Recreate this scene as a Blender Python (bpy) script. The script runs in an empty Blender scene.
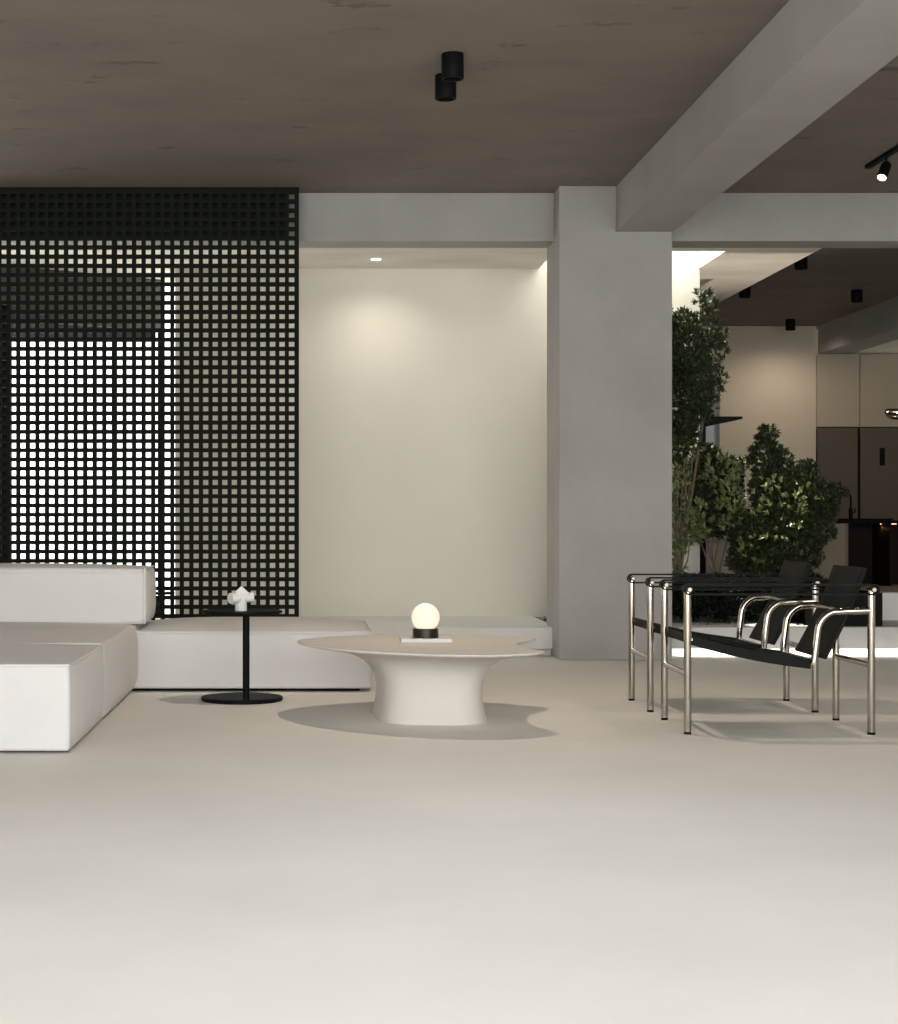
import bpy, bmesh, math, random
import numpy as np
from mathutils import Vector, Matrix
random.seed(7); rng = np.random.default_rng(11)
sc = bpy.context.scene
COL = sc.collection
PI = math.pi
F, VX, VY, EYE = 1700.0, 305.0, 520.0, 0.87     # focal length in px, vanishing point, eye height

# ------------------------------------------------------------------ camera
cam = bpy.data.cameras.new('camera'); co = bpy.data.objects.new('camera', cam); COL.objects.link(co)
co.location = (0, 0, EYE); co.rotation_euler = (PI/2, 0, 0)
cam.sensor_fit = 'HORIZONTAL'; cam.sensor_width = 36; cam.lens = 36*F/898
cam.shift_x = (449-VX)/898; cam.shift_y = (VY-512)/898
cam.clip_start = .05; cam.clip_end = 200
sc.camera = co
sc.view_settings.view_transform = 'Standard'; sc.view_settings.look = 'None'
sc.view_settings.exposure = 0.0; sc.view_settings.gamma = 1; sc.view_settings.use_curve_mapping = False
# ------------------------------------------------------------------ world: bright overcast sky
w = bpy.data.worlds.new('sky'); sc.world = w; w.use_nodes = True
bg = w.node_tree.nodes['Background']; bg.inputs[0].default_value = (.97, .985, 1, 1); bg.inputs[1].default_value = 3.0
# ------------------------------------------------------------------ lights
def area(name, loc, rot, sx, sy, power, color=(1, 1, 1), spread=PI):
    l = bpy.data.lights.new(name, 'AREA'); l.shape = 'RECTANGLE'; l.size = sx; l.size_y = sy
    l.energy = power; l.color = color; l.spread = spread
    o = bpy.data.objects.new(name, l); o.location = loc; o.rotation_euler = rot; COL.objects.link(o); return o
def spot(name, loc, target, power, color=(1, .86, .7), angle=100, blend=.8, radius=.03):
    l = bpy.data.lights.new(name, 'SPOT'); l.energy = power; l.color = color
    l.spot_size = math.radians(angle); l.spot_blend = blend; l.shadow_soft_size = radius
    o = bpy.data.objects.new(name, l); o.location = loc
    o.rotation_euler = (Vector(target)-Vector(loc)).to_track_quat('-Z', 'Y').to_euler(); COL.objects.link(o); return o
area('daylight_front_window', (.7, -.93, 1.42), (PI/2, 0, 0), 8.3, 2.7, 440, (.95, .975, 1))
area('daylight_skylight', (2.23, 11.75, 3.25), (0, 0, 0), 1.05, .7, 9, (1, .98, .94))
sl = bpy.data.lights.new('sun', 'SUN'); sl.energy = 15; sl.angle = .012; sl.color = (1, .95, .85)
so_ = bpy.data.objects.new('sun', sl); COL.objects.link(so_)
so_.rotation_euler = Vector((.36, -.13, -.93)).to_track_quat('-Z', 'Y').to_euler()
area('led_wash', (4.6, 10.84, .04), (.5, 0, 0), 4.4, .02, 4, (1, .96, .88))
area('daylight_garden_side', (-2.4, 12.9, 1.5), (PI/2, 0, PI+.7), 1.6, 2.2, 26, (1, .98, .95))

# ------------------------------------------------------------------ materials
def mat(name, col, rough=.6, metal=0, var=0., scale=3., bump=0., bscale=40., emit=None, estr=0, spec=.5, stretch=(1, 1, 1), col2=None, lo=.3, hi=.7):
    m = bpy.data.materials.new(name); m.use_nodes = True
    nt = m.node_tree; N = nt.nodes; L = nt.links; b = N['Principled BSDF']
    b.inputs['Base Color'].default_value = (*col, 1); b.inputs['Roughness'].default_value = rough
    b.inputs['Metallic'].default_value = metal; b.inputs['Specular IOR Level'].default_value = spec
    tc = N.new('ShaderNodeTexCoord'); mp = N.new('ShaderNodeMapping'); mp.inputs['Scale'].default_value = stretch
    L.new(tc.outputs['Object'], mp.inputs[0])
    if var or col2:
        n = N.new('ShaderNodeTexNoise'); n.inputs['Scale'].default_value = scale; n.inputs['Detail'].default_value = 6
        n.inputs['Roughness'].default_value = .6; L.new(mp.outputs[0], n.inputs['Vector'])
        r = N.new('ShaderNodeValToRGB'); L.new(n.outputs['Fac'], r.inputs[0])
        c2 = col2 or tuple(c*(1-var) for c in col)
        r.color_ramp.elements[0].position = lo; r.color_ramp.elements[1].position = hi
        r.color_ramp.elements[0].color = (*c2, 1); r.color_ramp.elements[1].color = (*[min(1, c*(1+var*.5)) for c in col], 1)
        L.new(r.outputs[0], b.inputs['Base Color'])
    if bump:
        n = N.new('ShaderNodeTexNoise'); n.inputs['Scale'].default_value = bscale; n.inputs['Detail'].default_value = 4
        L.new(mp.outputs[0], n.inputs['Vector'])
        bp = N.new('ShaderNodeBump'); bp.inputs['Strength'].default_value = bump; bp.inputs['Distance'].default_value = .01
        L.new(n.outputs['Fac'], bp.inputs['Height']); L.new(bp.outputs[0], b.inputs['Normal'])
    if emit:
        b.inputs['Emission Color'].default_value = (*emit, 1); b.inputs['Emission Strength'].default_value = estr
    return m
def flake_layer(m, dark, scale, pos, stretch):
    """thin scuffs / chips with a shape of their own mixed over the base colour"""
    nt = m.node_tree; N = nt.nodes; L = nt.links; b = N['Principled BSDF']
    src = b.inputs['Base Color'].links[0].from_socket
    tc = N.new('ShaderNodeTexCoord'); mp = N.new('ShaderNodeMapping'); mp.inputs['Scale'].default_value = stretch
    L.new(tc.outputs['Object'], mp.inputs[0])
    n = N.new('ShaderNodeTexNoise'); n.inputs['Scale'].default_value = scale; n.inputs['Detail'].default_value = 8; n.inputs['Roughness'].default_value = .7
    L.new(mp.outputs[0], n.inputs['Vector'])
    r = N.new('ShaderNodeValToRGB'); r.color_ramp.elements[0].position = pos; r.color_ramp.elements[1].position = pos+.05
    L.new(n.outputs['Fac'], r.inputs[0])
    mx = N.new('ShaderNodeMix'); mx.data_type = 'RGBA'; mx.blend_type = 'MIX'
    L.new(r.outputs[0], mx.inputs[0]); L.new(src, mx.inputs[6]); mx.inputs[7].default_value = (*dark, 1)
    L.new(mx.outputs[2], b.inputs['Base Color'])
M = {}
M['floor'] = mat('beige_microcement', (.735, .71, .66), .6, var=.07, scale=1.1, spec=.25)
flake_layer(M['floor'], (.80, .77, .72), 2.2, .68, (1, 2.2, 1))
M['ceiling'] = mat('brown_plaster', (.192, .160, .132), .9, var=.16, scale=1.4, stretch=(1, 1.5, 1), bump=.15, bscale=5)
flake_layer(M['ceiling'], (.115, .093, .072), 1.7, .60, (1, 2.2, 1))
M['concrete'] = mat('grey_plaster_concrete', (.345, .331, .308), .85, var=.1, scale=2.2, bump=.12, bscale=14)
M['cream'] = mat('cream_wall_plaster', (.74, .70, .60), .8, var=.04, scale=1.2)
M['white_wall'] = mat('white_plaster', (.78, .77, .74), .75)
M['patio_ceiling'] = mat('pale_patio_plaster', (.80, .75, .67), .8, var=.14, scale=2.0, stretch=(1, 1.6, 1))
M['platform'] = mat('pale_stone', (.62, .61, .58), .6, var=.04, scale=3)
M['gloss_black'] = mat('black_metal', (.0045, .005, .005), .55, spec=.06)
M['screen'] = mat('black_screen_metal', (.010, .012, .009), .8, spec=.08)
M['leather'] = mat('black_leather', (.008, .009, .0075), .6, spec=.09, bump=.12, bscale=120)
M['chrome'] = mat('chrome', (.46, .42, .36), .09, 1)
M['pin'] = mat('brushed_bronze_steel', (.26, .22, .18), .32, 1)
M['fabric'] = mat('off_white_fabric', (.625, .61, .597), .95, spec=.1, var=.03, scale=5, bump=.08, bscale=260)
M['piping'] = mat('fabric_piping', (.66, .64, .61), .95)
M['table'] = mat('ivory_plaster', (.60, .565, .52), .8, spec=.2, var=.03, scale=4)
M['ceramic'] = mat('white_ceramic', (.66, .65, .63), .6, spec=.2)
M['marble'] = mat('white_marble', (.60, .59, .57), .5, var=.05, scale=9)
M['globe'] = mat('glowing_opal_glass', (.35, .33, .30), .5, emit=(1, .87, .64), estr=.80)
M['lampbase'] = mat('dark_bronze', (.03, .024, .018), .35, .6, var=.3, scale=30)
M['cabinet'] = mat('taupe_cabinet', (.46, .39, .29), .6)
M['side_taupe'] = mat('taupe_side_panel', (.26, .20, .14), .6)
M['tan_wall'] = mat('tan_wall_plaster', (.66, .575, .45), .8, var=.04, scale=1.2)
M['fridge'] = mat('dark_taupe_fridge', (.125, .10, .075), .5, 0, spec=.2)
M['dark'] = mat('near_black', (.006, .005, .005), .5, spec=.1)
M['niche'] = mat('dark_brown_wood', (.010, .005, .003), .5, spec=.12, var=.3, scale=6, stretch=(6, 6, .6))
M['brown'] = mat('bronze_trim', (.16, .10, .065), .45)
M['beige_panel'] = mat('beige_panel', (.50, .43, .35), .6, var=.03)
M['led_warm'] = mat('warm_led', (1, .7, .4), .5, emit=(1, .60, .28), estr=2.5)
M['led_white'] = mat('white_led', (1, .97, .9), .5, emit=(1, .95, .86), estr=1.1)
M['lamp_lens'] = mat('spot_lens', (1, 1, .95), .4, emit=(1, .95, .86), estr=3)
M['soil'] = mat('dark_soil', (.02, .016, .012), .95)
M['gravel'] = mat('grey_gravel', (.42, .40, .36), .8, var=.45, scale=25)
M['bark'] = mat('tan_bark', (.17, .125, .085), .85, var=.3, scale=14, stretch=(1, 1, .3))
M['blind'] = mat('grey_blind', (.33, .33, .33), .8)
M['dark_blind'] = mat('charcoal_blind', (.085, .085, .08), .85, spec=.1)
M['frosted'] = mat('frosted_glass', (.62, .65, .70), .6)
M['grey_low'] = mat('pale_grey_stone', (.42, .42, .40), .6)
def leaf_mat(name, c, c2):
    m = mat(name, c, .45, spec=.45)
    nt = m.node_tree; N = nt.nodes; L = nt.links; b = N['Principled BSDF']
    g = N.new('ShaderNodeNewGeometry'); r = N.new('ShaderNodeValToRGB'); L.new(g.outputs['Random Per Island'], r.inputs[0])
    r.color_ramp.elements[0].color = (*c, 1); r.color_ramp.elements[1].color = (*c2, 1); r.color_ramp.elements[1].position = 1
    L.new(r.outputs[0], b.inputs['Base Color']); return m
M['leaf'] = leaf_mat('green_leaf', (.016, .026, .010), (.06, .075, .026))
M['leaf_sunlit'] = leaf_mat('painted_sunlit_leaf', (.08, .11, .038), (.27, .30, .12))  # brighter leaf colour painting sunlit highlights onto the tree and bushes
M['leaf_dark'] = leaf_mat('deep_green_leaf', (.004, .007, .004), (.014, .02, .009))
gl = bpy.data.materials.new('clear_glass'); gl.use_nodes = True
gb = gl.node_tree.nodes['Principled BSDF']; gb.inputs['Transmission Weight'].default_value = 1; gb.inputs['Roughness'].default_value = 0
gb.inputs['IOR'].default_value = 1.05; M['glass'] = gl

# ------------------------------------------------------------------ mesh helpers
def link(name, bm, m, parent=None, smooth=False, bevel=0, seg=2, angle=.6):
    me = bpy.data.meshes.new(name); bm.normal_update(); bm.to_mesh(me); bm.free()
    me.materials.append(m); o = bpy.data.objects.new(name, me); COL.objects.link(o)
    if parent: o.parent = parent
    if smooth or bevel:
        for p in me.polygons: p.use_smooth = True
        if bevel:
            md = o.modifiers.new('bevel', 'BEVEL'); md.width = bevel; md.segments = seg; md.limit_method = 'ANGLE'; md.angle_limit = .5
            md.harden_normals = False
        sh = getattr(me, 'shade_auto_smooth', None)
        me.set_sharp_from_angle(angle=angle)
    return o
def box(bm, x0, x1, y0, y1, z0, z1):
    v = [bm.verts.new(p) for p in ((x0, y0, z0), (x1, y0, z0), (x1, y1, z0), (x0, y1, z0), (x0, y0, z1), (x1, y0, z1), (x1, y1, z1), (x0, y1, z1))]
    for f in ((0, 3, 2, 1), (4, 5, 6, 7), (0, 1, 5, 4), (1, 2, 6, 5), (2, 3, 7, 6), (3, 0, 4, 7)): bm.faces.new([v[i] for i in f])
    return bm
def B(*bs):
    bm = bmesh.new()
    for b in bs: box(bm, *b)
    return bm
def tube(bm, pts, r, n=14, cap=True):
    pts = [Vector(p) for p in pts]; rs = r if isinstance(r, (list, tuple)) else [r]*len(pts)
    rings = []; up = None
    for i, p in enumerate(pts):
        t = ((pts[i+1]-p) if i < len(pts)-1 else (p-pts[i-1]))
        if 0 < i < len(pts)-1: t = (pts[i+1]-p).normalized()+(p-pts[i-1]).normalized()
        t.normalize()
        if up is None: up = t.orthogonal().normalized()
        up = (up-t*up.dot(t)).normalized(); s = t.cross(up)
        rings.append([bm.verts.new(p+(up*math.cos(a)+s*math.sin(a))*rs[i]) for a in (2*PI*k/n for k in range(n))])
    for a, b in zip(rings, rings[1:]):
        for k in range(n): bm.faces.new((a[k], a[(k+1) % n], b[(k+1) % n], b[k]))
    if cap: bm.faces.new(rings[0][::-1]); bm.faces.new(rings[-1])
    return bm
def T(pts, r, n=14): return tube(bmesh.new(), pts, r, n)
def lathe(prof, n=40, c=(0, 0)):
    bm = bmesh.new(); rings = []
    for r, z in prof: rings.append([bm.verts.new((c[0]+r*math.cos(2*PI*k/n), c[1]+r*math.sin(2*PI*k/n), z)) for k in range(n)])
    for a, b in zip(rings, rings[1:]):
        for k in range(n): bm.faces.new((a[k], a[(k+1) % n], b[(k+1) % n], b[k]))
    bm.faces.new(rings[0][::-1]); bm.faces.new(rings[-1]); return bm
def tag(o, label=None, cat=None, group=None, kind=None):
    if label: o['label'] = label
    if cat: o['category'] = cat
    if group: o['group'] = group
    if kind: o['kind'] = kind
    return o
def empty(name, loc, label, cat, group=None):
    o = bpy.data.objects.new(name, None); o.location = loc; o.empty_display_size = .1; COL.objects.link(o)
    return tag(o, label, cat, group)
def struct(name, bm, m, **k):
    o = link(name, bm, m, **k); o['kind'] = 'structure'; return o
def copy_tree(o, parent=None):
    c = o.copy(); COL.objects.link(c)
    if parent: c.parent = parent
    for ch in list(o.children): copy_tree(ch, c)
    return c
def at(px, py, Y): return Vector(((px-VX)*Y/F, Y, EYE-(py-VY)*Y/F))

H, LOW = 2.945, 2.66          # main ceiling, lowered patio ceiling
XL, XR = -4.0, 7.2
# ================================================================== THE SHELL
struct('floor', B((XL, XR, -.92, 10.98, -.1, 0)), M['floor'])
struct('floor_patio', B((-9, XR, 10.98, 22, -.1, 0)), M['grey_low'])
struct('ceiling', B((XL, XR, -.92, 11.06, H, H+.12)), M['ceiling'])
struct('ceiling_kitchen', B((3.405, XR, 11.06, 18.62, H, H+.12)), M['ceiling'])
sky = (1.665, 2.80, 11.32, 12.10)
struct('ceiling_patio', B((-3.6, sky[0], 11.06, 12.8, LOW, LOW+.10), (sky[0], sky[1], 11.06, sky[2], LOW, LOW+.10),
                          (sky[1], 3.405, 11.06, 18.3, LOW, LOW+.10), (3.385, 3.405, 11.06, 18.3, LOW+.10, H+.12)), M['patio_ceiling'])
struct('skylight_shaft', B((sky[0]-.04, sky[0], sky[2]-.04, sky[3], LOW+.10, 3.3), (sky[1], sky[1]+.04, sky[2]-.04, sky[3], LOW+.10, 3.3),
                           (sky[0], sky[1], sky[2]-.04, sky[2], LOW+.10, 3.3)), M['white_wall'])
struct('wall_left', B((XL-.12, XL, -.92, 11.06, 0, H)), M['cream'])
struct('wall_right', B((XR, XR+.12, -.92, 18.3, 0, H)), M['cream'])
wn = (-3.5, 4.9, .15, 2.85)
struct('wall_front', B((XL, wn[0], -.92, -.8, 0, H), (wn[1], XR, -.92, -.8, 0, H), (wn[0], wn[1], -.92, -.8, 0, wn[2]), (wn[0], wn[1], -.92, -.8, wn[3], H)), M['cream'])
struct('wall_patio', B((-.925, 2.81, 12.10, 12.25, 0, 3.3)), M['cream'])
struct('wall_kitchen_left', B((2.70, 2.81, 12.25, 18.3, 0, LOW)), M['cream'])
wk = (3.98, 4.44, 1.10, 2.55)
struct('wall_kitchen', B((2.81, wk[0], 18.2, 18.35, 0, H), (wk[1], 5.47, 18.2, 18.35, 0, H), (5.47, XR, 18.52, 18.62, 0, H), (wk[0], wk[1], 18.2, 18.35, 0, wk[2]), (wk[0], wk[1], 18.2, 18.35, wk[3], H)), M['tan_wall'])
wf = struct('window_1', B((wk[0], wk[0]+.03, 18.24, 18.29, wk[2], wk[3]), (wk[1]-.03, wk[1], 18.24, 18.29, wk[2], wk[3]), (wk[0], wk[1], 18.24, 18.29, wk[2], wk[2]+.03), (wk[0], wk[1], 18.24, 18.29, wk[3]-.03, wk[3])), M['grey_low'])
link('window_blind', B((wk[0]+.03, wk[1]-.03, 18.22, 18.235, 2.02, wk[3]-.02)), M['blind'], wf)
link('window_pane', B((wk[0]+.03, wk[1]-.03, 18.255, 18.268, wk[2]+.03, wk[3]-.03)), M['frosted'], wf)
struct('column', B((1.579, 2.281, 10.56, 11.10, 0, H)), M['concrete'], bevel=.004)
struct('beam_cross', B((XL, 1.579, 10.79, 11.06, 2.64, H), (2.281, XR, 10.79, 11.06, 2.64, H)), M['concrete'])
struct('beam_long', B((1.932, 2.286, -.8, 10.56, LOW, H)), M['concrete'], bevel=.004)
struct('beam_kitchen', B((5.49, 5.84, 11.06, 18.2, 2.648, H)), M['concrete'])
struct('ceiling_kitchen_soffit', B((5.84, XR, 11.06, 18.17, 2.655, H)), M['patio_ceiling'])
# raised patio platform with a recessed kick, and the LED run under its right half
struct('platform', B((-3.0, 1.62, 10.85, 12.10, .047, .185), (1.62, XR, 10.85, 11.04, .047, .185), (3.45, XR, 11.04, 11.95, .047, .185),
                     (-3.0, XR, 10.92, 10.98, 0, .047)), M['platform'], bevel=.003)
led = link('led_strip', B((2.33, XR-.1, 10.905, 10.918, .004, .044)), M['led_white'])
tag(led, 'long glowing white light strip under the patio step edge, behind the chairs', 'light strip')
struct('trim_1', B((3.55, XR, 11.62, 11.82, .185, .37)), M['white_wall'], bevel=.003)

# ================================================================== LATTICE SCREENS (black, floor to ceiling)
def lattice(x0, x1, n, e, label):
    bm = bmesh.new(); y0, y1 = 10.60, 10.628; z0, z1 = .015, H-.012
    bw = .0255; el, er = e
    hole = ((x1-x0)-el-er-(n-1)*bw)/n
    box(bm, x0, x0+el, y0, y1, z0, z1); box(bm, x1-er, x1, y0, y1, z0, z1)
    for i in range(1, n): a = x0+el+i*hole+(i-1)*bw; box(bm, a, a+bw, y0, y1, z0, z1)
    box(bm, x0+el, x1-er, y0+.001, y1-.001, z1-.03, z1); box(bm, x0+el, x1-er, y0+.001, y1-.001, z0, z0+.03)
    P = .05752; z = EYE+(520-237.9)/160.4+.0125+4*P
    while z > z0+.05:
        box(bm, x0+el, x1-er, y0+.001, y1-.001, z-bw, z); z -= P
    r = empty('lattice_screen', ((x0+x1)/2, 10.614, 0), label, 'screen', 'black lattice screens')
    o = link('lattice', bm, M['screen'], r); o.location = -r.location
    t = link('top_rail', B((x0, x1, 10.592, 10.636, H-.012, H-.001)), M['screen'], r); t.location = -r.location
    return r
lattice(-1.1895, -.0375, 19, (.016, .029), 'black square lattice screen with its free edge beside the bare cream wall')
lattice(-2.343, -1.190, 19, (.029, .016), 'black square lattice screen at the left picture edge, behind the sofa backrest')
tag(link('screen_pelmet', B((-3.9, -.11, 10.66, 10.775, 2.645, H)), M['screen'], bevel=.002), 'black pelmet box behind the top of the lattice screens', 'pelmet')

# ================================================================== WINDOW FRAME BEHIND THE SCREENS
gw = empty('glazed_door', (-1.6, 12.3, 0), 'black framed glass garden door seen through the lattice screen', 'door')
def gpart(name, bm, m, par=gw):
    o = link(name, bm, m, par); o.location = (-gw.location) if par is gw else (0, 0, 0); return o
A_, B_ = Vector((-2.14, 11.93)), Vector((-1.08, 12.68))
def slab(bm, a, b, t, z0, z1):
    d = (b-a).normalized(); n = Vector((-d.y, d.x))*t/2
    q = [a-n, b-n, b+n, a+n]
    lo = [bm.verts.new((p.x, p.y, z0)) for p in q]; hi = [bm.verts.new((p.x, p.y, z1)) for p in q]
    bm.faces.new(lo[::-1]); bm.faces.new(hi)
    for i in range(4): bm.faces.new((lo[i], lo[(i+1) % 4], hi[(i+1) % 4], hi[i]))
    return bm
gpart('header_panel', slab(bmesh.new(), A_+(A_-B_)*.6, B_, .05, 2.28, LOW-.002), M['dark_blind'])
gpart('door_post', B((-1.097, -1.058, 12.66, 12.72, 0, LOW)), M['gloss_black'])
gpart('door_post', B((-2.30, -2.062, 11.90, 11.97, 0, 2.40)), M['gloss_black'])
gpart('roller_blind', B((-2.4, -1.12, 12.74, 12.76, 2.205, LOW-.01)), M['dark_blind'])
gpart('kick_panel', slab(bmesh.new(), A_+(A_-B_)*.1, B_, .03, .0, .30), M['gloss_black'])
gpart('door_handle', T([(-1.12, 12.65, .325), (-.97, 12.65, .325)], .012), M['gloss_black'])
gpart('door_pane', slab(bmesh.new(), A_, B_, .006, .30, 2.28), M['glass'])

# ================================================================== SOFA
sofa = empty('sectional_sofa', (-1.2, 8.0, 0), 'off-white low sectional sofa with a chaise and a long bench seat before the lattice screen', 'sofa')
def cushion(name, x0, x1, y0, y1, z0, z1, crown=.02, bulge=.02, edge=.012, nx=26, ny=26, nz=8, fb=.0):
    """upholstered block: crisp sewn edges, faces softly filled"""
    bm = bmesh.new(); bmesh.ops.create_cube(bm, size=1)
    bmesh.ops.subdivide_edges(bm, edges=[e for e in bm.edges], cuts=15, use_grid_fill=True)
    cx, cy, cz = (x0+x1)/2, (y0+y1)/2, (z0+z1)/2
    def g(t): t = abs(t)*2; return (1-t**4)
    for v in bm.verts:
        u, q, t = v.co
        x = cx+u*(x1-x0); y = cy+q*(y1-y0); z = cz+t*(z1-z0)
        if t > .49: z += crown*g(u)*g(q)
        if abs(u) > .49: x += math.copysign(bulge, u)*g(t)*g(q)
        if abs(q) > .49: y += math.copysign(fb, q)*g(t)*g(u)
        v.co = (x, y, z)
    o = link(name, bm, M['fabric'], sofa, smooth=True, bevel=edge, seg=3, angle=.9); o.location = -sofa.location
    return o
def piping(pts, par, r=.0035):
    o = link('piping', T(pts, r, 6), M['piping'], par, smooth=True); return o
c1 = cushion('chaise_seat', -2.75, -.877, 6.32, 7.385, .010, .330, crown=.026, bulge=.030)
c2 = cushion('chaise_seat', -2.75, -.872, 7.375, 9.55, .012, .336, crown=.016, bulge=.030)
bn = cushion('bench_seat', -.90, .338, 8.59, 9.62, .018, .303, crown=.036, bulge=.012)
bk = cushion('backrest', -2.75, -.816, 8.66, 9.19, .338, .622, crown=.02, bulge=.022, edge=.02)
for c, (x0, x1, y0, y1, z) in ((c1, (-2.75, -.877, 6.32, 7.385, .330)), (bn, (-.90, .338, 8.59, 9.62, .303))):
    piping([(x0, y0, z), (x1, y0, z), (x1, y1, z)], c, .004)
piping([(-.816, 8.66, .34), (-.816, 8.66, .622), (-.816, 9.19, .622)], bk, .004)
lg = link('plinth', B((-2.6, -.98, 6.45, 9.4, .0, .03), (-.98, .28, 8.66, 9.5, 0, .022)), M['gloss_black'], sofa); lg.location = -sofa.location

# ================================================================== SIDE TABLE + SCULPTURE
st = empty('side_table', (-.304, 8.2, 0), 'small round black metal side table in front of the bench seat', 'side table')
def disc(r, z0, z1, e=.004): return lathe([(r-e, z0), (r, z0+e), (r, z1-e), (r-e, z1)], 64)
link('base', disc(.197, 0, .020), M['gloss_black'], st, smooth=True)
link('table_top', disc(.196, .421, .434), M['gloss_black'], st, smooth=True)
o = link('pole', lathe([(.0165, .018), (.0165, .425)], 24, (.024, -.115)), M['gloss_black'], st, smooth=True)
bm = bmesh.new(); a = Vector((0, 0, .062))
tube(bm, [(0, 0, 0), (0, 0, .085)], .028, 32)
d1 = Vector((-.75, -.55, .0)).normalized(); tube(bm, [a-d1*.02, a+d1*.062], .026, 32)
d2 = Vector((.85, .25, .05)).normalized(); tube(bm, [a-d2*.02, a+d2*.06], .024, 32)
# upper pointed block
mt = Matrix.Translation((0.002, 0, .084)) @ Matrix.Rotation(PI/4, 4, 'Y') @ Matrix.Diagonal((.052, .046, .052, 1))
bmesh.ops.create_cube(bm, size=1, matrix=mt)
sculp = link('sculpture', bm, M['ceramic'], smooth=True, bevel=.0015); sculp.location = at(241, 611, 8.14); sculp.location.z = .4345
tag(sculp, 'small white sculpture of crossed stubby cylinders on the black side table', 'sculpture')

# ================================================================== COFFEE TABLE
def spline(pts, n=12):
    out = []; N = len(pts)
    for i in range(N):
        p0, p1, p2, p3 = (Vector(pts[(i+k-1) % N]) for k in range(4))
        for k in range(n):
            t = k/n
            out.append(.5*((2*p1)+(-p0+p2)*t+(2*p0-5*p1+4*p2-p3)*t*t+(-p0+3*p1-3*p2+p3)*t**3))
    return out
ZT = .325
top = [(-.035, 7.66), (.02, 7.40), (.16, 7.16), (.36, 6.98), (.56, 6.88), (.76, 6.86), (.91, 6.93), (.985, 7.02), (.985, 7.09),
       (.935, 7.25), (.925, 7.42), (.96, 7.60), (1.035, 7.75), (1.065, 7.84), (1.035, 7.93), (.88, 8.05), (.62, 8.14), (.36, 8.10), (.14, 7.98), (.01, 7.82)]
top = spline(top, 6); N = len(top)
cb = Vector((.545, 7.52))
def foot(i, f):   # superellipse-like foot outline, matched by angle to the top outline
    p = top[i]-cb; a = math.atan2(p.y, p.x)
    ca, sa = math.cos(a), math.sin(a)
    r = 1/((abs(ca)/.232)**3.3+(abs(sa)/.30)**3.3)**(1/3.3)*(1+.05*math.cos(2*(a-2.2)))
    return cb+Vector((ca, sa))*r*f
bm = bmesh.new(); rings = []
prof = [(0, 0, 1.04), (.004, 0, 1.045), (.03, 0, 1.01), (.08, 0, .97), (.13, 0, .955), (.18, .02, .97), (.22, .07, .99), (.25, .16, 1.0), (.275, .31, 1.0), (.293, .52, 1), (.305, .76, 1), (.312, .93, 1), (.3165, .99, 1), (.321, 1, 1), (ZT, .994, 1)]
for z, mixf, ff in prof:
    rings.append([bm.verts.new((*(foot(i, ff)*(1-mixf)+(cb+(top[i]-cb)*1.0)*mixf), z)) for i in range(N)])
for r0, r1 in zip(rings, rings[1:]):
    for k in range(N): bm.faces.new((r0[k], r0[(k+1) % N], r1[(k+1) % N], r1[k]))
bm.faces.new(rings[0][::-1]); bm.faces.new(rings[-1])
ct = link('coffee_table', bm, M['table'], smooth=True, angle=.8)
tag(ct, 'cream organic coffee table with a wavy top and flared pedestal foot', 'coffee table')

tray = link('stone_slab', B((-.113, .113, -.07, .09, 0, .017)), M['marble'], bevel=.002); tray.location = (.54, 7.61, ZT+.0005)
tag(tray, 'thin white marble slab under the globe lamp on the coffee table', 'tray')
lm = empty('globe_lamp', (.541, 7.63, ZT+.018), 'glowing round globe lamp with a dark bronze base on the white slab', 'table lamp')
link('base', lathe([(.056, 0), (.058, .002), (.058, .038), (.055, .041)], 48), M['lampbase'], lm, smooth=True)
bm = bmesh.new(); bmesh.ops.create_uvsphere(bm, u_segments=48, v_segments=32, radius=.063, matrix=Matrix.Translation((0, 0, .090)))
link('lamp_shade', bm, M['globe'], lm, smooth=True)
pl = bpy.data.lights.new('globe_glow', 'POINT'); pl.energy = .6; pl.color = (1, .82, .6); pl.shadow_soft_size = .066
po = bpy.data.objects.new('globe_glow', pl); po.location = (.541, 7.63, ZT+.108+.075); COL.objects.link(po)

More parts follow.
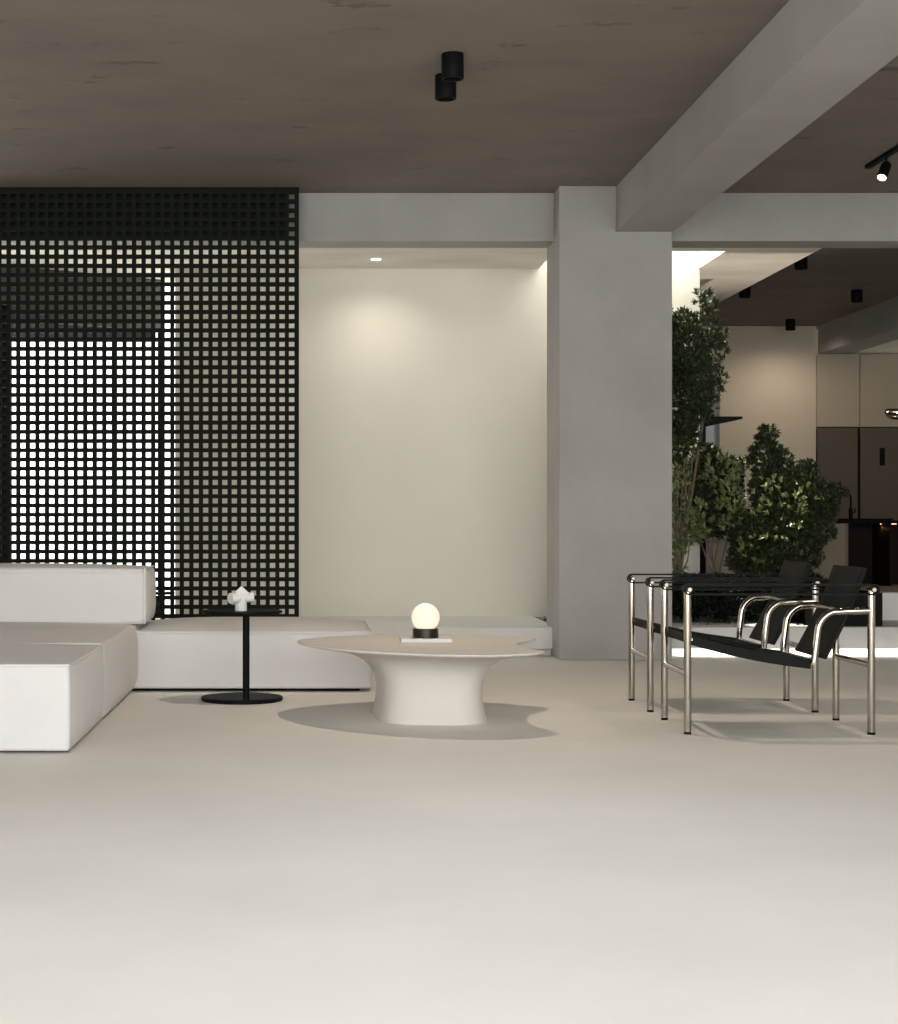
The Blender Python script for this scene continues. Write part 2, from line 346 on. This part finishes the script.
# ================================================================== SLING CHAIRS
W_, D_ = .49, .742
def make_chair(label):
    r = empty('sling_chair', (1.555, 6.91, 0), label, 'chair', 'black sling armchairs')
    def p(name, bm, m, **k): return link(name, bm, m, r, **k)
    for x in (0, D_):
        for y in (0, W_):
            zt = .585
            lgo = p('leg', T([(x, y, .010), (x, y, zt)], .0155, 20), M['chrome'], smooth=True)
            link('foot_pad', T([(x, y, 0), (x, y, .011)], .0150, 16), M['gloss_black'], lgo, smooth=True)
    # pins with rounded chrome caps on top of each leg
    for x in (0, D_):
        for y in (0, W_):
            s = -1 if y == 0 else 1
            p('pin', T([(x+.003, y+.032, .588), (x+.003, y-.029, .588), (x+.003, y-.033, .588)], [.0115, .0115, .008], 18), M['pin'], smooth=True)
    p('stretcher', T([(0, 0, .243), (0, W_, .243)], .0115), M['chrome'], smooth=True)
    p('stretcher', T([(D_, 0, .280), (D_, W_, .280)], .0115), M['chrome'], smooth=True)
    # curved supports from the rear legs down to the seat
    for y in (.0, W_):
        pts = [(D_, y, .503), (.64, y, .500), (.605, y, .497)]
        c = Vector((.612, y, .415))
        for k in range(1, 9):
            a = PI/2+k*(PI/2-.08)/8; pts.append((c.x+.085*math.cos(a), y, c.z+.085*math.sin(a)))
        pts.append((.512, y, .292))
        p('support_tube', T(pts, .0145, 16), M['chrome'], smooth=True)
    p('cross_rod', T([(.512, -.004, .292), (.512, W_+.004, .292)], .011), M['chrome'], smooth=True)
    p('cross_rod', T([(.648, .0, .500), (.648, W_, .500)], .009), M['chrome'], smooth=True)
    p('cross_rod', T([(.014, .0, .384), (.014, W_, .384)], .007), M['chrome'], smooth=True)
    p('seat_roll', T([(.017, .017, .382), (.017, W_-.017, .382)], .018, 14), M['leather'], smooth=True)
    # slung seat
    bm = bmesh.new(); n = 22; ys = [.018+(W_-.036)*j/10 for j in range(11)]
    def sx(t): return .012+t*.490
    def sz(t): return .398-.098*t-.012*math.sin(PI*t)
    g = [[bm.verts.new((sx(i/n), y, sz(i/n)-.014*math.sin(PI*(j/10))*math.sin(PI*i/n))) for j, y in enumerate(ys)] for i in range(n+1)]
    for i in range(n):
        for j in range(10): bm.faces.new((g[i][j], g[i+1][j], g[i+1][j+1], g[i][j+1]))
    so = p('seat', bm, M['leather'], smooth=True)
    md = so.modifiers.new('s', 'SOLIDIFY'); md.thickness = .010; md.offset = -1
    for y in (.0165, W_-.0165):      # folded side bands
        bm = bmesh.new(); q = []
        for i in range(n+1):
            t = i/n; q.append([bm.verts.new((sx(t), y+dy, sz(t)+dz)) for dy, dz in ((-.0035, .004), (.0035, .004), (.0035, -.036), (-.0035, -.036))])
        for a_, b_ in zip(q, q[1:]):
            for k in range(4): bm.faces.new((a_[k], a_[(k+1) % 4], b_[(k+1) % 4], b_[k]))
        bm.faces.new(q[0][::-1]); bm.faces.new(q[-1])
        p('seat_band', bm, M['leather'], smooth=True)
    # tilted backrest
    bm = bmesh.new(); n = 14
    g = [[bm.verts.new((.560+.168*i/n+.012*math.sin(PI*(i/n)), .02+(W_-.05)*j/8, .304+.371*i/n)) for j in range(9)] for i in range(n+1)]
    for i in range(n):
        for j in range(8): bm.faces.new((g[i][j], g[i][j+1], g[i+1][j+1], g[i+1][j]))
    bo = p('backrest', bm, M['leather'], smooth=True)
    md = bo.modifiers.new('s', 'SOLIDIFY'); md.thickness = .014; md.offset = 0
    md = bo.modifiers.new('b', 'BEVEL'); md.width = .003; md.segments = 2; md.limit_method = 'ANGLE'
    # belt armrests looping round the pins
    for y in (.0, W_):
        bm = bmesh.new(); R = .0165; cz = .588; path = []
        for k in range(13): a = PI/2+PI*k/12; path.append((.0+.004+R*math.cos(a), cz+R*math.sin(a)))
        for k in range(13): a = -PI/2+PI*k/12; path.append((D_+.004+R*math.cos(a), cz+R*math.sin(a)))
        inner = [(.004 if i < 13 else D_+.004, cz) for i in range(26)]
        ring = []
        for (x, z), (ix, iz) in zip(path, inner):
            d = Vector((x-ix, z-iz)).normalized()*.0065
            ring.append([bm.verts.new((x+a*d.x, y+b, z+a*d.y)) for a, b in ((0, -.026), (1, -.026), (1, .026), (0, .026))])
        m_ = len(ring)
        for i in range(m_):
            a_, b_ = ring[i], ring[(i+1) % m_]
            for k in range(4): bm.faces.new((a_[k], a_[(k+1) % 4], b_[(k+1) % 4], b_[k]))
        p('arm_strap', bm, M['leather'], smooth=True)
    return r
ch = make_chair('black leather and chrome sling armchair, the nearer of the pair, on beige floor')
ch.rotation_euler.z = -.02
c2_ = copy_tree(ch); c2_.location = (1.565, 7.705, 0)
c2_['label'] = 'black leather and chrome sling armchair standing behind the nearer one, closer to the column'

# ================================================================== CEILING SPOTS
def ceiling_spot(X, Y, label, group, r=.050, h=.113, power=0, z=H, angle=150, color=(1, .86, .7)):
    s = empty('ceiling_spotlight', (X, Y, z), label, 'ceiling light', group)
    link('housing', lathe([(r*.97, 0), (r, -.003), (r, -h+.003), (r*.96, -h), (r*.80, -h), (r*.78, -h+.05)], 40), M['gloss_black'], s, smooth=True)
    link('lens', lathe([(r*.70, -h+.056), (r*.70, -h+.0502)], 24), M['lamp_lens'] if power > 0 else M['dark'], s)
    if power: spot('spot_beam', (X, Y, z-h-.012), (X, Y, 0), power, color, angle=angle, blend=1, radius=.035)
    return s
ceiling_spot(.657, 7.57, 'black cylinder ceiling spotlight, the higher of the overlapping pair above the coffee table', 'living room spotlights')
ceiling_spot(.656, 7.93, 'black cylinder ceiling spotlight, the lower left of the overlapping pair above the coffee table', 'living room spotlights', power=105)
for X, Y, lb, pw in ((3.88, 13.3, 'black cylinder spotlight nearest the pale lowered patio ceiling edge, largest of that row', 0), (3.88, 15.0, 'black cylinder spotlight half hidden by the pale ceiling edge, above the leafy tree', 0),
                 (3.80, 15.9, 'black cylinder spotlight just showing beside the top of the leafy tree', 0), (5.02, 17.58, 'black cylinder spotlight on dark ceiling right before the cream kitchen wall', 28),
                 (4.98, 15.34, 'black cylinder spotlight standing alone beside the grey kitchen beam', 28)):
    ceiling_spot(X, Y, lb, 'kitchen ceiling spotlights', power=pw*.8, angle=172)
dn = link('recessed_downlight', lathe([(.034, 0), (.034, .012)], 32), M['lamp_lens']); dn.location = (.487, 11.66, LOW-.006)
tag(dn, 'tiny round recessed downlight glowing in the patio ceiling above the cream wall', 'downlight')
spot('downlight_beam', (.487, 11.66, LOW-.02), (.487, 11.75, 0), 16, (1, .93, .82), angle=150, blend=1)
ceiling_spot(.655, 4.3, 'added black cylinder ceiling spotlight above the foreground, out of view', 'living room spotlights', power=88, angle=104, color=(.86, .92, 1))  # added lamp out of view, brightens the foreground floor
# track with adjustable heads on the right
tr = empty('track_light', (3.29, 8.5, H), 'black ceiling track with a lit cylinder spotlight at the upper right', 'track light')
link('track', B((-.018, .018, -2.6, 1.44, -.022, 0)), M['gloss_black'], tr, bevel=.002)
def head(dy, d, power):
    base = Vector((0, dy, -.022)); dd = Vector(d).normalized()
    h = link('spot_head', T([base+Vector((0, 0, -.045))-dd*.012, base+Vector((0, 0, -.045)), base+Vector((0, 0, -.045))+dd*.095], [.022, .029, .029], 28), M['gloss_black'], tr, smooth=True, bevel=.002)
    link('stem', T([base, base+Vector((0, 0, -.04))], .006, 10), M['gloss_black'], h, smooth=True)
    e = base+Vector((0, 0, -.045))+dd*.0952
    link('lens', T([e, e+dd*.002], .025, 24), M['lamp_lens'], h)
    wp = Vector((3.29, 8.5, H))+e+dd*.03
    spot('track_beam', wp, wp+dd, power, angle=80, blend=.9)
head(1.12, (-.40, -.40, -.80), 10)
head(-1.0, (-.35, -.08, -.90), 34)

# ================================================================== KITCHEN
def local(name, bm, m, par, **k):
    o = link(name, bm, m, par, **k); o.location = -par.location; return o
YK = 18.16
for i, (x0, x1, lb) in enumerate(((5.475, 5.930, 'tall taupe wall cupboard next to the cream wall, above the fridge'), (5.936, 6.52, 'tall taupe wall cupboard at the right picture edge behind the glowing pendant'))):
    cb_ = empty('wall_cabinet', ((x0+x1)/2, 18.0, 1.87), lb, 'cabinet', 'taupe wall cupboards')
    local('carcass', B((x0, x1, 18.20, 18.5, 1.866, 2.645)), M['cabinet'], cb_)
    local('cabinet_door', B((x0+.002, x1-.002, 18.18, 18.199, 1.868, 2.640)), M['cabinet'], cb_, bevel=.0015)
fr = empty('refrigerator', (6.0, 17.9, 0), 'dark taupe two-door built-in fridge below the wall cupboards', 'refrigerator')
local('body', B((5.475, 6.52, 18.20, 18.5, 0, 1.86)), M['dark'], fr)
local('fridge_door', B((5.478, 5.905, 18.16, 18.199, .03, 1.855)), M['fridge'], fr, bevel=.003)
rd = local('fridge_door', B((5.935, 6.518, 18.16, 18.199, .03, 1.855)), M['fridge'], fr, bevel=.003)
sy = 17.85
def pxbox(px0, px1, py0, py1, Y, t):
    a = at(px0, py1, Y); b = at(px1, py0, Y); return (a.x, b.x, Y, Y+t, a.z, b.z)
link('control_panel', B(pxbox(880, 885, 448, 465.5, 18.150, .009)), M['dark'], rd)

isl = empty('kitchen_island', (5.2, 14.4, 0), 'kitchen island with a thin black worktop, taupe side and dark open niche', 'kitchen island')
YI = 14.0; s_ = F/YI
xa, xb, xc = (800-VX)/s_, (848-VX)/s_, 6.4
local('worktop', B((xa-.02, xc, YI-.02, YI+.85, .842, .868)), M['gloss_black'], isl, bevel=.002)
local('side_panel', B((xa, xb-.02, YI, YI+.8, 0, .842)), M['side_taupe'], isl)
local('frame_trim', B((xb-.02, xb, YI-.006, YI+.8, .27, .842), (xb, xc, YI-.006, YI+.5, .272, .325)), M['brown'], isl)
local('niche', B((xb, xc, YI+.45, YI+.5, .325, .842), (xb+.35, xb+.365, YI+.02, YI+.45, .325, .842), (xb, xc, YI+.002, YI+.6, .0, .272)), M['niche'], isl)
local('niche_light', B((xb+.335, xb+.343, YI+.2, YI+.208, .832, .84), (xb+.375, xb+.47, YI+.2, YI+.208, .834, .84)), M['led_warm'], isl)
area('niche_glow', (xb+.40, YI+.22, .815), (0, 0, 0), .2, .03, .35, (1, .6, .3))
sink = link('sink_rim', B((0, .34, 0, .40, 0, .014)), M['gloss_black'], bevel=.002); sink.location = ((857-VX)/s_, YI+.12, .8685)
tag(sink, 'thin black sink rim lying on the island worktop', 'sink')
tap = empty('kitchen_tap', ((850.7-VX)*14.3/F, 14.3, .868), 'black gooseneck kitchen tap on the island beside the leafy bush', 'tap')
pts = [(0, 0, 0.0), (0, 0, .19)]+[(-.045+.045*math.cos(a), 0, .19+.045*math.sin(a)) for a in [PI*k/12 for k in range(1, 13)]]+[(-.09, 0, .14)]
link('spout', T(pts, .0085, 12), M['gloss_black'], tap, smooth=True)
link('tap_body', T([(0, 0, 0), (0, 0, .10)], .017, 16), M['gloss_black'], tap, smooth=True)
link('handle', T([(.015, 0, .06), (.035, 0, .065), (.037, 0, .10)], .006, 8), M['gloss_black'], tap, smooth=True)
# pendant of bent polished tube, cut by the picture edge
pn = empty('pendant_light', (5.30, 14.5, 1.76), 'polished chrome oval tube pendant at the right picture edge', 'pendant light')
pts = []
for k in range(33):
    a = PI/2+2*PI*k/32
    cx_ = -.19 if math.cos(a) < 0 else .19
    pts.append((cx_+.040*math.cos(a), .07*math.sin(a), .026*math.sin(a)))
link('ring', T(pts, .026, 16), M['chrome'], pn, smooth=True)
link('diffuser', T([(-.15, 0, 0), (.15, 0, 0)], .018, 12), M['lamp_lens'], pn, smooth=True)
link('cable', T([(.1, 0, .03), (.1, 0, 2.655-1.76)], .002, 6), M['gloss_black'], pn)
pn.location = (at(885, 414, 14.5).x+.255, 14.5, at(885, 414, 14.5).z)
# beige sideboard behind the planting
sb = empty('sideboard', (3.7, 15, 0), 'low beige sideboard with a rounded top edge behind the bushes', 'sideboard')
def zz(py, Y): return EYE-(py-VY)*Y/F
x0, x1, xm = (672-VX)*14/F, (768-VX)*14/F, (700-VX)*14/F
local('carcass', B((x0, x1, 14.02, 14.5, 0, zz(541, 14))), M['beige_panel'], sb)
local('top', B((x0-.01, x1+.01, 13.98, 14.55, zz(541, 14), zz(537.5, 14))), M['beige_panel'], sb, bevel=.008, seg=3)
local('cabinet_door', B((x0, xm-.003, 14.0, 14.02, .03, zz(542, 14))), M['beige_panel'], sb, bevel=.002)
local('cabinet_door', B((xm+.003, x1, 14.0, 14.02, .03, zz(542, 14))), M['beige_panel'], sb, bevel=.002)
# black upright with a tapered fin
fp = empty('steel_post', ((702.5-VX)*12.3/F, 12.3, 0), 'slim black steel post with a tapered fin shelf behind the leafy tree', 'post')
local('post', B((*[(p-VX)*12.3/F for p in (699.8, 705.2)], 12.28, 12.33, 0, 2.2)), M['gloss_black'], fp)
bm = bmesh.new(); q = [at(705, 416.5, 12.3), at(742, 416.5, 12.3), at(742, 419, 12.3), at(705, 426.5, 12.3)]
lo = [bm.verts.new(v-Vector((0, .015, 0))) for v in q]; hi = [bm.verts.new(v+Vector((0, .25, 0))) for v in q]
bm.faces.new(lo); bm.faces.new(hi[::-1])
for i in range(4): bm.faces.new((lo[(i+1) % 4], lo[i], hi[i], hi[(i+1) % 4]))
local('fin_shelf', bm, M['gloss_black'], fp)
ds = link('speaker_tower', B((-.06, .06, -.06, .06, 0, .0)) if False else B((-.11, 0.0, 0, .12, 0, .75)), M['dark'], bevel=.004)
ds.location = ((742-VX)*14.2/F, 14.12, zz(537.5, 14)+.001); ds.scale = (1, 1, (zz(465, 14.2)-zz(537.5, 14))/.75)
ds.name = 'black_box'; tag(ds, 'tall narrow black box on the beige sideboard between the two bushes', 'box')
# black low planter box at the end of the planting bed
bx = (at(812, 600, 10.95).x, at(882.5, 600, 10.95).x)
pb = empty('planter_box', ((bx[0]+bx[1])/2, 11.2, .185), 'low black planter box on the patio step behind the near chair', 'planter')
local('box', B((bx[0], bx[1], 10.95, 10.97, .186, .402), (bx[0], bx[1], 11.40, 11.42, .186, .402), (bx[0], bx[0]+.02, 10.97, 11.40, .186, .402), (bx[1]-.02, bx[1], 10.97, 11.40, .186, .402), (bx[0]+.02, bx[1]-.02, 10.97, 11.40, .186, .2)), M['dark'], pb)
local('soil', B((bx[0]+.02, bx[1]-.02, 10.97, 11.40, .2, .37)), M['soil'], pb)

# ================================================================== PLANTING BED
struct('planting_bed', B((1.62, 3.45, 11.04, 12.10, .0, .178)), M['soil'])
bm = bmesh.new()
for k in range(1500):
    if k < 1150: x, y = random.uniform(1.63, 3.24), 11.05+abs(random.gauss(0, .11))
    else: x, y = random.uniform(1.63, 2.3), random.uniform(11.05, 12.08)
    s = random.uniform(.006, .014)
    bmesh.ops.create_icosphere(bm, subdivisions=1, radius=s, matrix=Matrix.Translation((x, min(y, 12.08), .180+s*.5)) @ Matrix.Diagonal((1, random.uniform(.7, 1.2), .6, 1)))
gv = link('gravel', bm, M['gravel'], smooth=True); tag(gv, 'grey pebbles scattered along the planting bed edge', 'gravel', kind='stuff')

def leaves(clusters, per=7, L=.045, Wd=.016, spread=.9):
    """clusters: list of (point, axis). returns numpy verts, faces of folded pointed leaves"""
    V = []; Fc = []
    for p, ax in clusters:
        ax = Vector(ax).normalized(); o1 = ax.orthogonal().normalized(); o2 = ax.cross(o1)
        ph = random.uniform(0, 6.28)
        for k in range(per):
            a = ph+2*PI*k/per*1.0+random.uniform(-.3, .3); tilt = random.uniform(.25, spread)
            d = (ax*math.cos(tilt)+(o1*math.cos(a)+o2*math.sin(a))*math.sin(tilt)).normalized()
            sdir = d.cross(Vector((random.uniform(-.4, .4), random.uniform(-.4, .4), 1))).normalized()
            nn = sdir.cross(d); l = L*random.uniform(.65, 1.15); wv = Wd*random.uniform(.8, 1.15)
            st_ = Vector(p)-ax*random.uniform(0, .02); b = len(V)
            V += [st_, st_+d*l*.35+sdir*wv*.5+nn*.003, st_+d*l*.75+sdir*wv*.42+nn*.002, st_+d*l, st_+d*l*.75-sdir*wv*.42+nn*.002, st_+d*l*.35-sdir*wv*.5+nn*.003, st_+d*l*.5-nn*.001]
            Fc += [(b, b+1, b+6), (b+1, b+2, b+6), (b+2, b+3, b+6), (b+3, b+4, b+6), (b+4, b+5, b+6), (b+5, b, b+6)]
    return V, Fc
def foliage(name, clusters, m, parent, **k):
    V, Fc = leaves(clusters, **k)
    me = bpy.data.meshes.new(name); me.from_pydata(V, [], Fc); me.materials.append(m)
    o = bpy.data.objects.new(name, me); COL.objects.link(o); o.parent = parent; o.location = -parent.location; return o
def blob_clusters(blobs, Y, dens, up=.5, ydepth=.8, ymin=11.12, ymax=12.0):
    """blobs in picture measure at the plane Y: (px, py, rx, ry) -> clusters through a solid of real depth"""
    out = []; s = F/Y
    for b in blobs:
        px, py, rx, ry = b[:4]; c = at(px, py, Y+(b[4] if len(b) > 4 else 0))
        X_, Z_ = rx/s, ry/s; Yd = min(X_, Z_)*ydepth+.06
        n = int(dens*rx*ry/100)
        for _ in range(n):
            while True:
                v = Vector([random.uniform(-1, 1) for _ in range(3)])
                if .12 < v.length < 1: break
            v = v*(v.length**-.35)
            if v.length > 1: v.normalize()
            p = c+Vector((v.x*X_, v.y*Yd, v.z*Z_))
            p.y = min(max(p.y, ymin), ymax)
            ax = Vector((v.x+random.gauss(0, .35), v.y*.8+random.gauss(0, .35), v.z*.7+up+random.gauss(0, .3)))
            out.append((p, ax))
    return out
def branches(parent, root, tips, r0=.016, mat_=None):
    bm = bmesh.new()
    for t in tips:
        t = Vector(t); m1 = root.lerp(t, .4)+Vector((random.uniform(-.04, .04), random.uniform(-.04, .04), .03)); m2 = root.lerp(t, .75)+Vector((random.uniform(-.03, .03), 0, 0))
        tube(bm, [root, m1, m2, t], [r0, r0*.8, r0*.5, r0*.25], 7)
    o = link('trunk', bm, mat_ or M['bark'], parent, smooth=True); o.location = -parent.location; return o
# tall loose tree beside the column
Y1 = 11.55
t1 = empty('leafy_tree', (2.50, Y1, .172), 'tall loose-leaved green tree rising right beside the grey column', 'tree')
bl = [(684, 350, 20, 40), (680, 400, 20, 45), (695, 385, 20, 40), (676, 345, 12, 24), (684, 430, 14, 18), (676, 450, 10, 20), (660, 360, 18, 60)]
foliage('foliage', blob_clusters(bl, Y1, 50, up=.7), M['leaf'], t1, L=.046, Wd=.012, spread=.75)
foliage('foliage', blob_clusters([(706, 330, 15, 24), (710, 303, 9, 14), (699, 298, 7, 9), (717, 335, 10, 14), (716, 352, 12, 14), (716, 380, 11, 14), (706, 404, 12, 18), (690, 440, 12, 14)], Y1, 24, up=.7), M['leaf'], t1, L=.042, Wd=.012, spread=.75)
foliage('foliage', blob_clusters([(682, 455, 12, 28), (680, 505, 12, 50), (690, 530, 14, 22), (678, 565, 9, 26)], Y1, 20, up=.6), M['leaf_sunlit'], t1, L=.040, Wd=.014)
branches(t1, Vector((2.50, Y1, .17)), [at(*p, Y1) for p in ((690, 480), (700, 400), (680, 380), (712, 320), (676, 440), (716, 350), (700, 310), (690, 330), (690, 540))], .009)
# round bush left of centre
Y2 = 11.75
t2 = empty('leafy_bush', (2.85, Y2, .172), 'round leafy bush under the tall tree, behind the slim black post', 'bush')
bl = [(708, 478, 28, 26), (722, 500, 22, 28), (695, 505, 22, 28), (710, 456, 14, 10), (735, 470, 8, 12), (712, 520, 24, 18)]
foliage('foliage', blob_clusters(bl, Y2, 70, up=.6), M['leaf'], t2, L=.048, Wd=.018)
foliage('foliage', blob_clusters([(720, 470, 20, 16, -.2), (730, 505, 14, 28, -.25), (698, 520, 14, 20, -.25)], Y2, 16, up=.8), M['leaf_sunlit'], t2, L=.048, Wd=.018)
branches(t2, Vector((2.85, Y2, .17)), [at(*p, Y2) for p in ((700, 490), (722, 480), (712, 460), (695, 510), (733, 500))], .007)
# large irregular bush on the right
Y3 = 11.5
t3 = empty('leafy_bush', (3.27, Y3, .172), 'large dense bush with a narrow pointed top, beside the kitchen tap', 'bush')
bl = [(767, 437, 11, 12), (764, 460, 17, 18), (780, 462, 12, 14), (772, 490, 22, 24), (800, 490, 24, 24), (815, 505, 22, 26), (836, 492, 11, 9), (785, 520, 36, 34), (760, 545, 30, 30), (815, 530, 20, 20), (745, 560, 18, 16), (790, 556, 34, 22), (748, 530, 18, 20), (805, 470, 10, 10)]
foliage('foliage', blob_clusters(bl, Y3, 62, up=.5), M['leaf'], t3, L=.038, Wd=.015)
foliage('foliage', blob_clusters([(775, 510, 30, 34, -.22), (758, 545, 22, 20, -.22), (800, 500, 16, 18, -.24)], Y3, 5, up=.8), M['leaf_sunlit'], t3, L=.038, Wd=.015)
branches(t3, Vector((3.27, Y3, .17)), [at(*p, Y3) for p in ((768, 440), (780, 480), (810, 490), (835, 492), (760, 540), (800, 540))], .008)
# dark low ground cover, one plant at a time
for i, (px, lb) in enumerate(((690, 'beside the column foot'), (720, 'under the round leafy bush'), (750, 'left below the large bush'), (782, 'right below the large bush'), (812, 'against the black planter box'))):
    g_ = empty('ground_cover_plant', ((px-VX)*11.35/F, 11.35, .172), 'low dark green ground cover plant '+lb, 'plant', 'dark plants in the bed')
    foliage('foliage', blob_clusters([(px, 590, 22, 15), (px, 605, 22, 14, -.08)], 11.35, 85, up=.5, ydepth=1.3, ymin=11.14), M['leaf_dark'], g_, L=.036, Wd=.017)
    branches(g_, Vector(((px-VX)*11.35/F, 11.35, .172)), [at(px+d, 592, 11.35) for d in (-12, -4, 5, 12)], .006)

# added spike light, unseen among the ground cover, to brighten leaves and ceiling
sp = empty('added_uplight', (3.32, 11.86, .178), 'added tiny black spike light, unseen in the ground cover below the large bush', 'added light')
link('housing', T([(0, 0, 0), (0, 0, .12)], .022, 16), M['gloss_black'], sp, smooth=True)
spot('added_uplight_beam', (3.32, 11.86, .32), (3.02, 12.05, 2.66), 90, (1, .9, .76), angle=75, blend=.9, radius=.02)
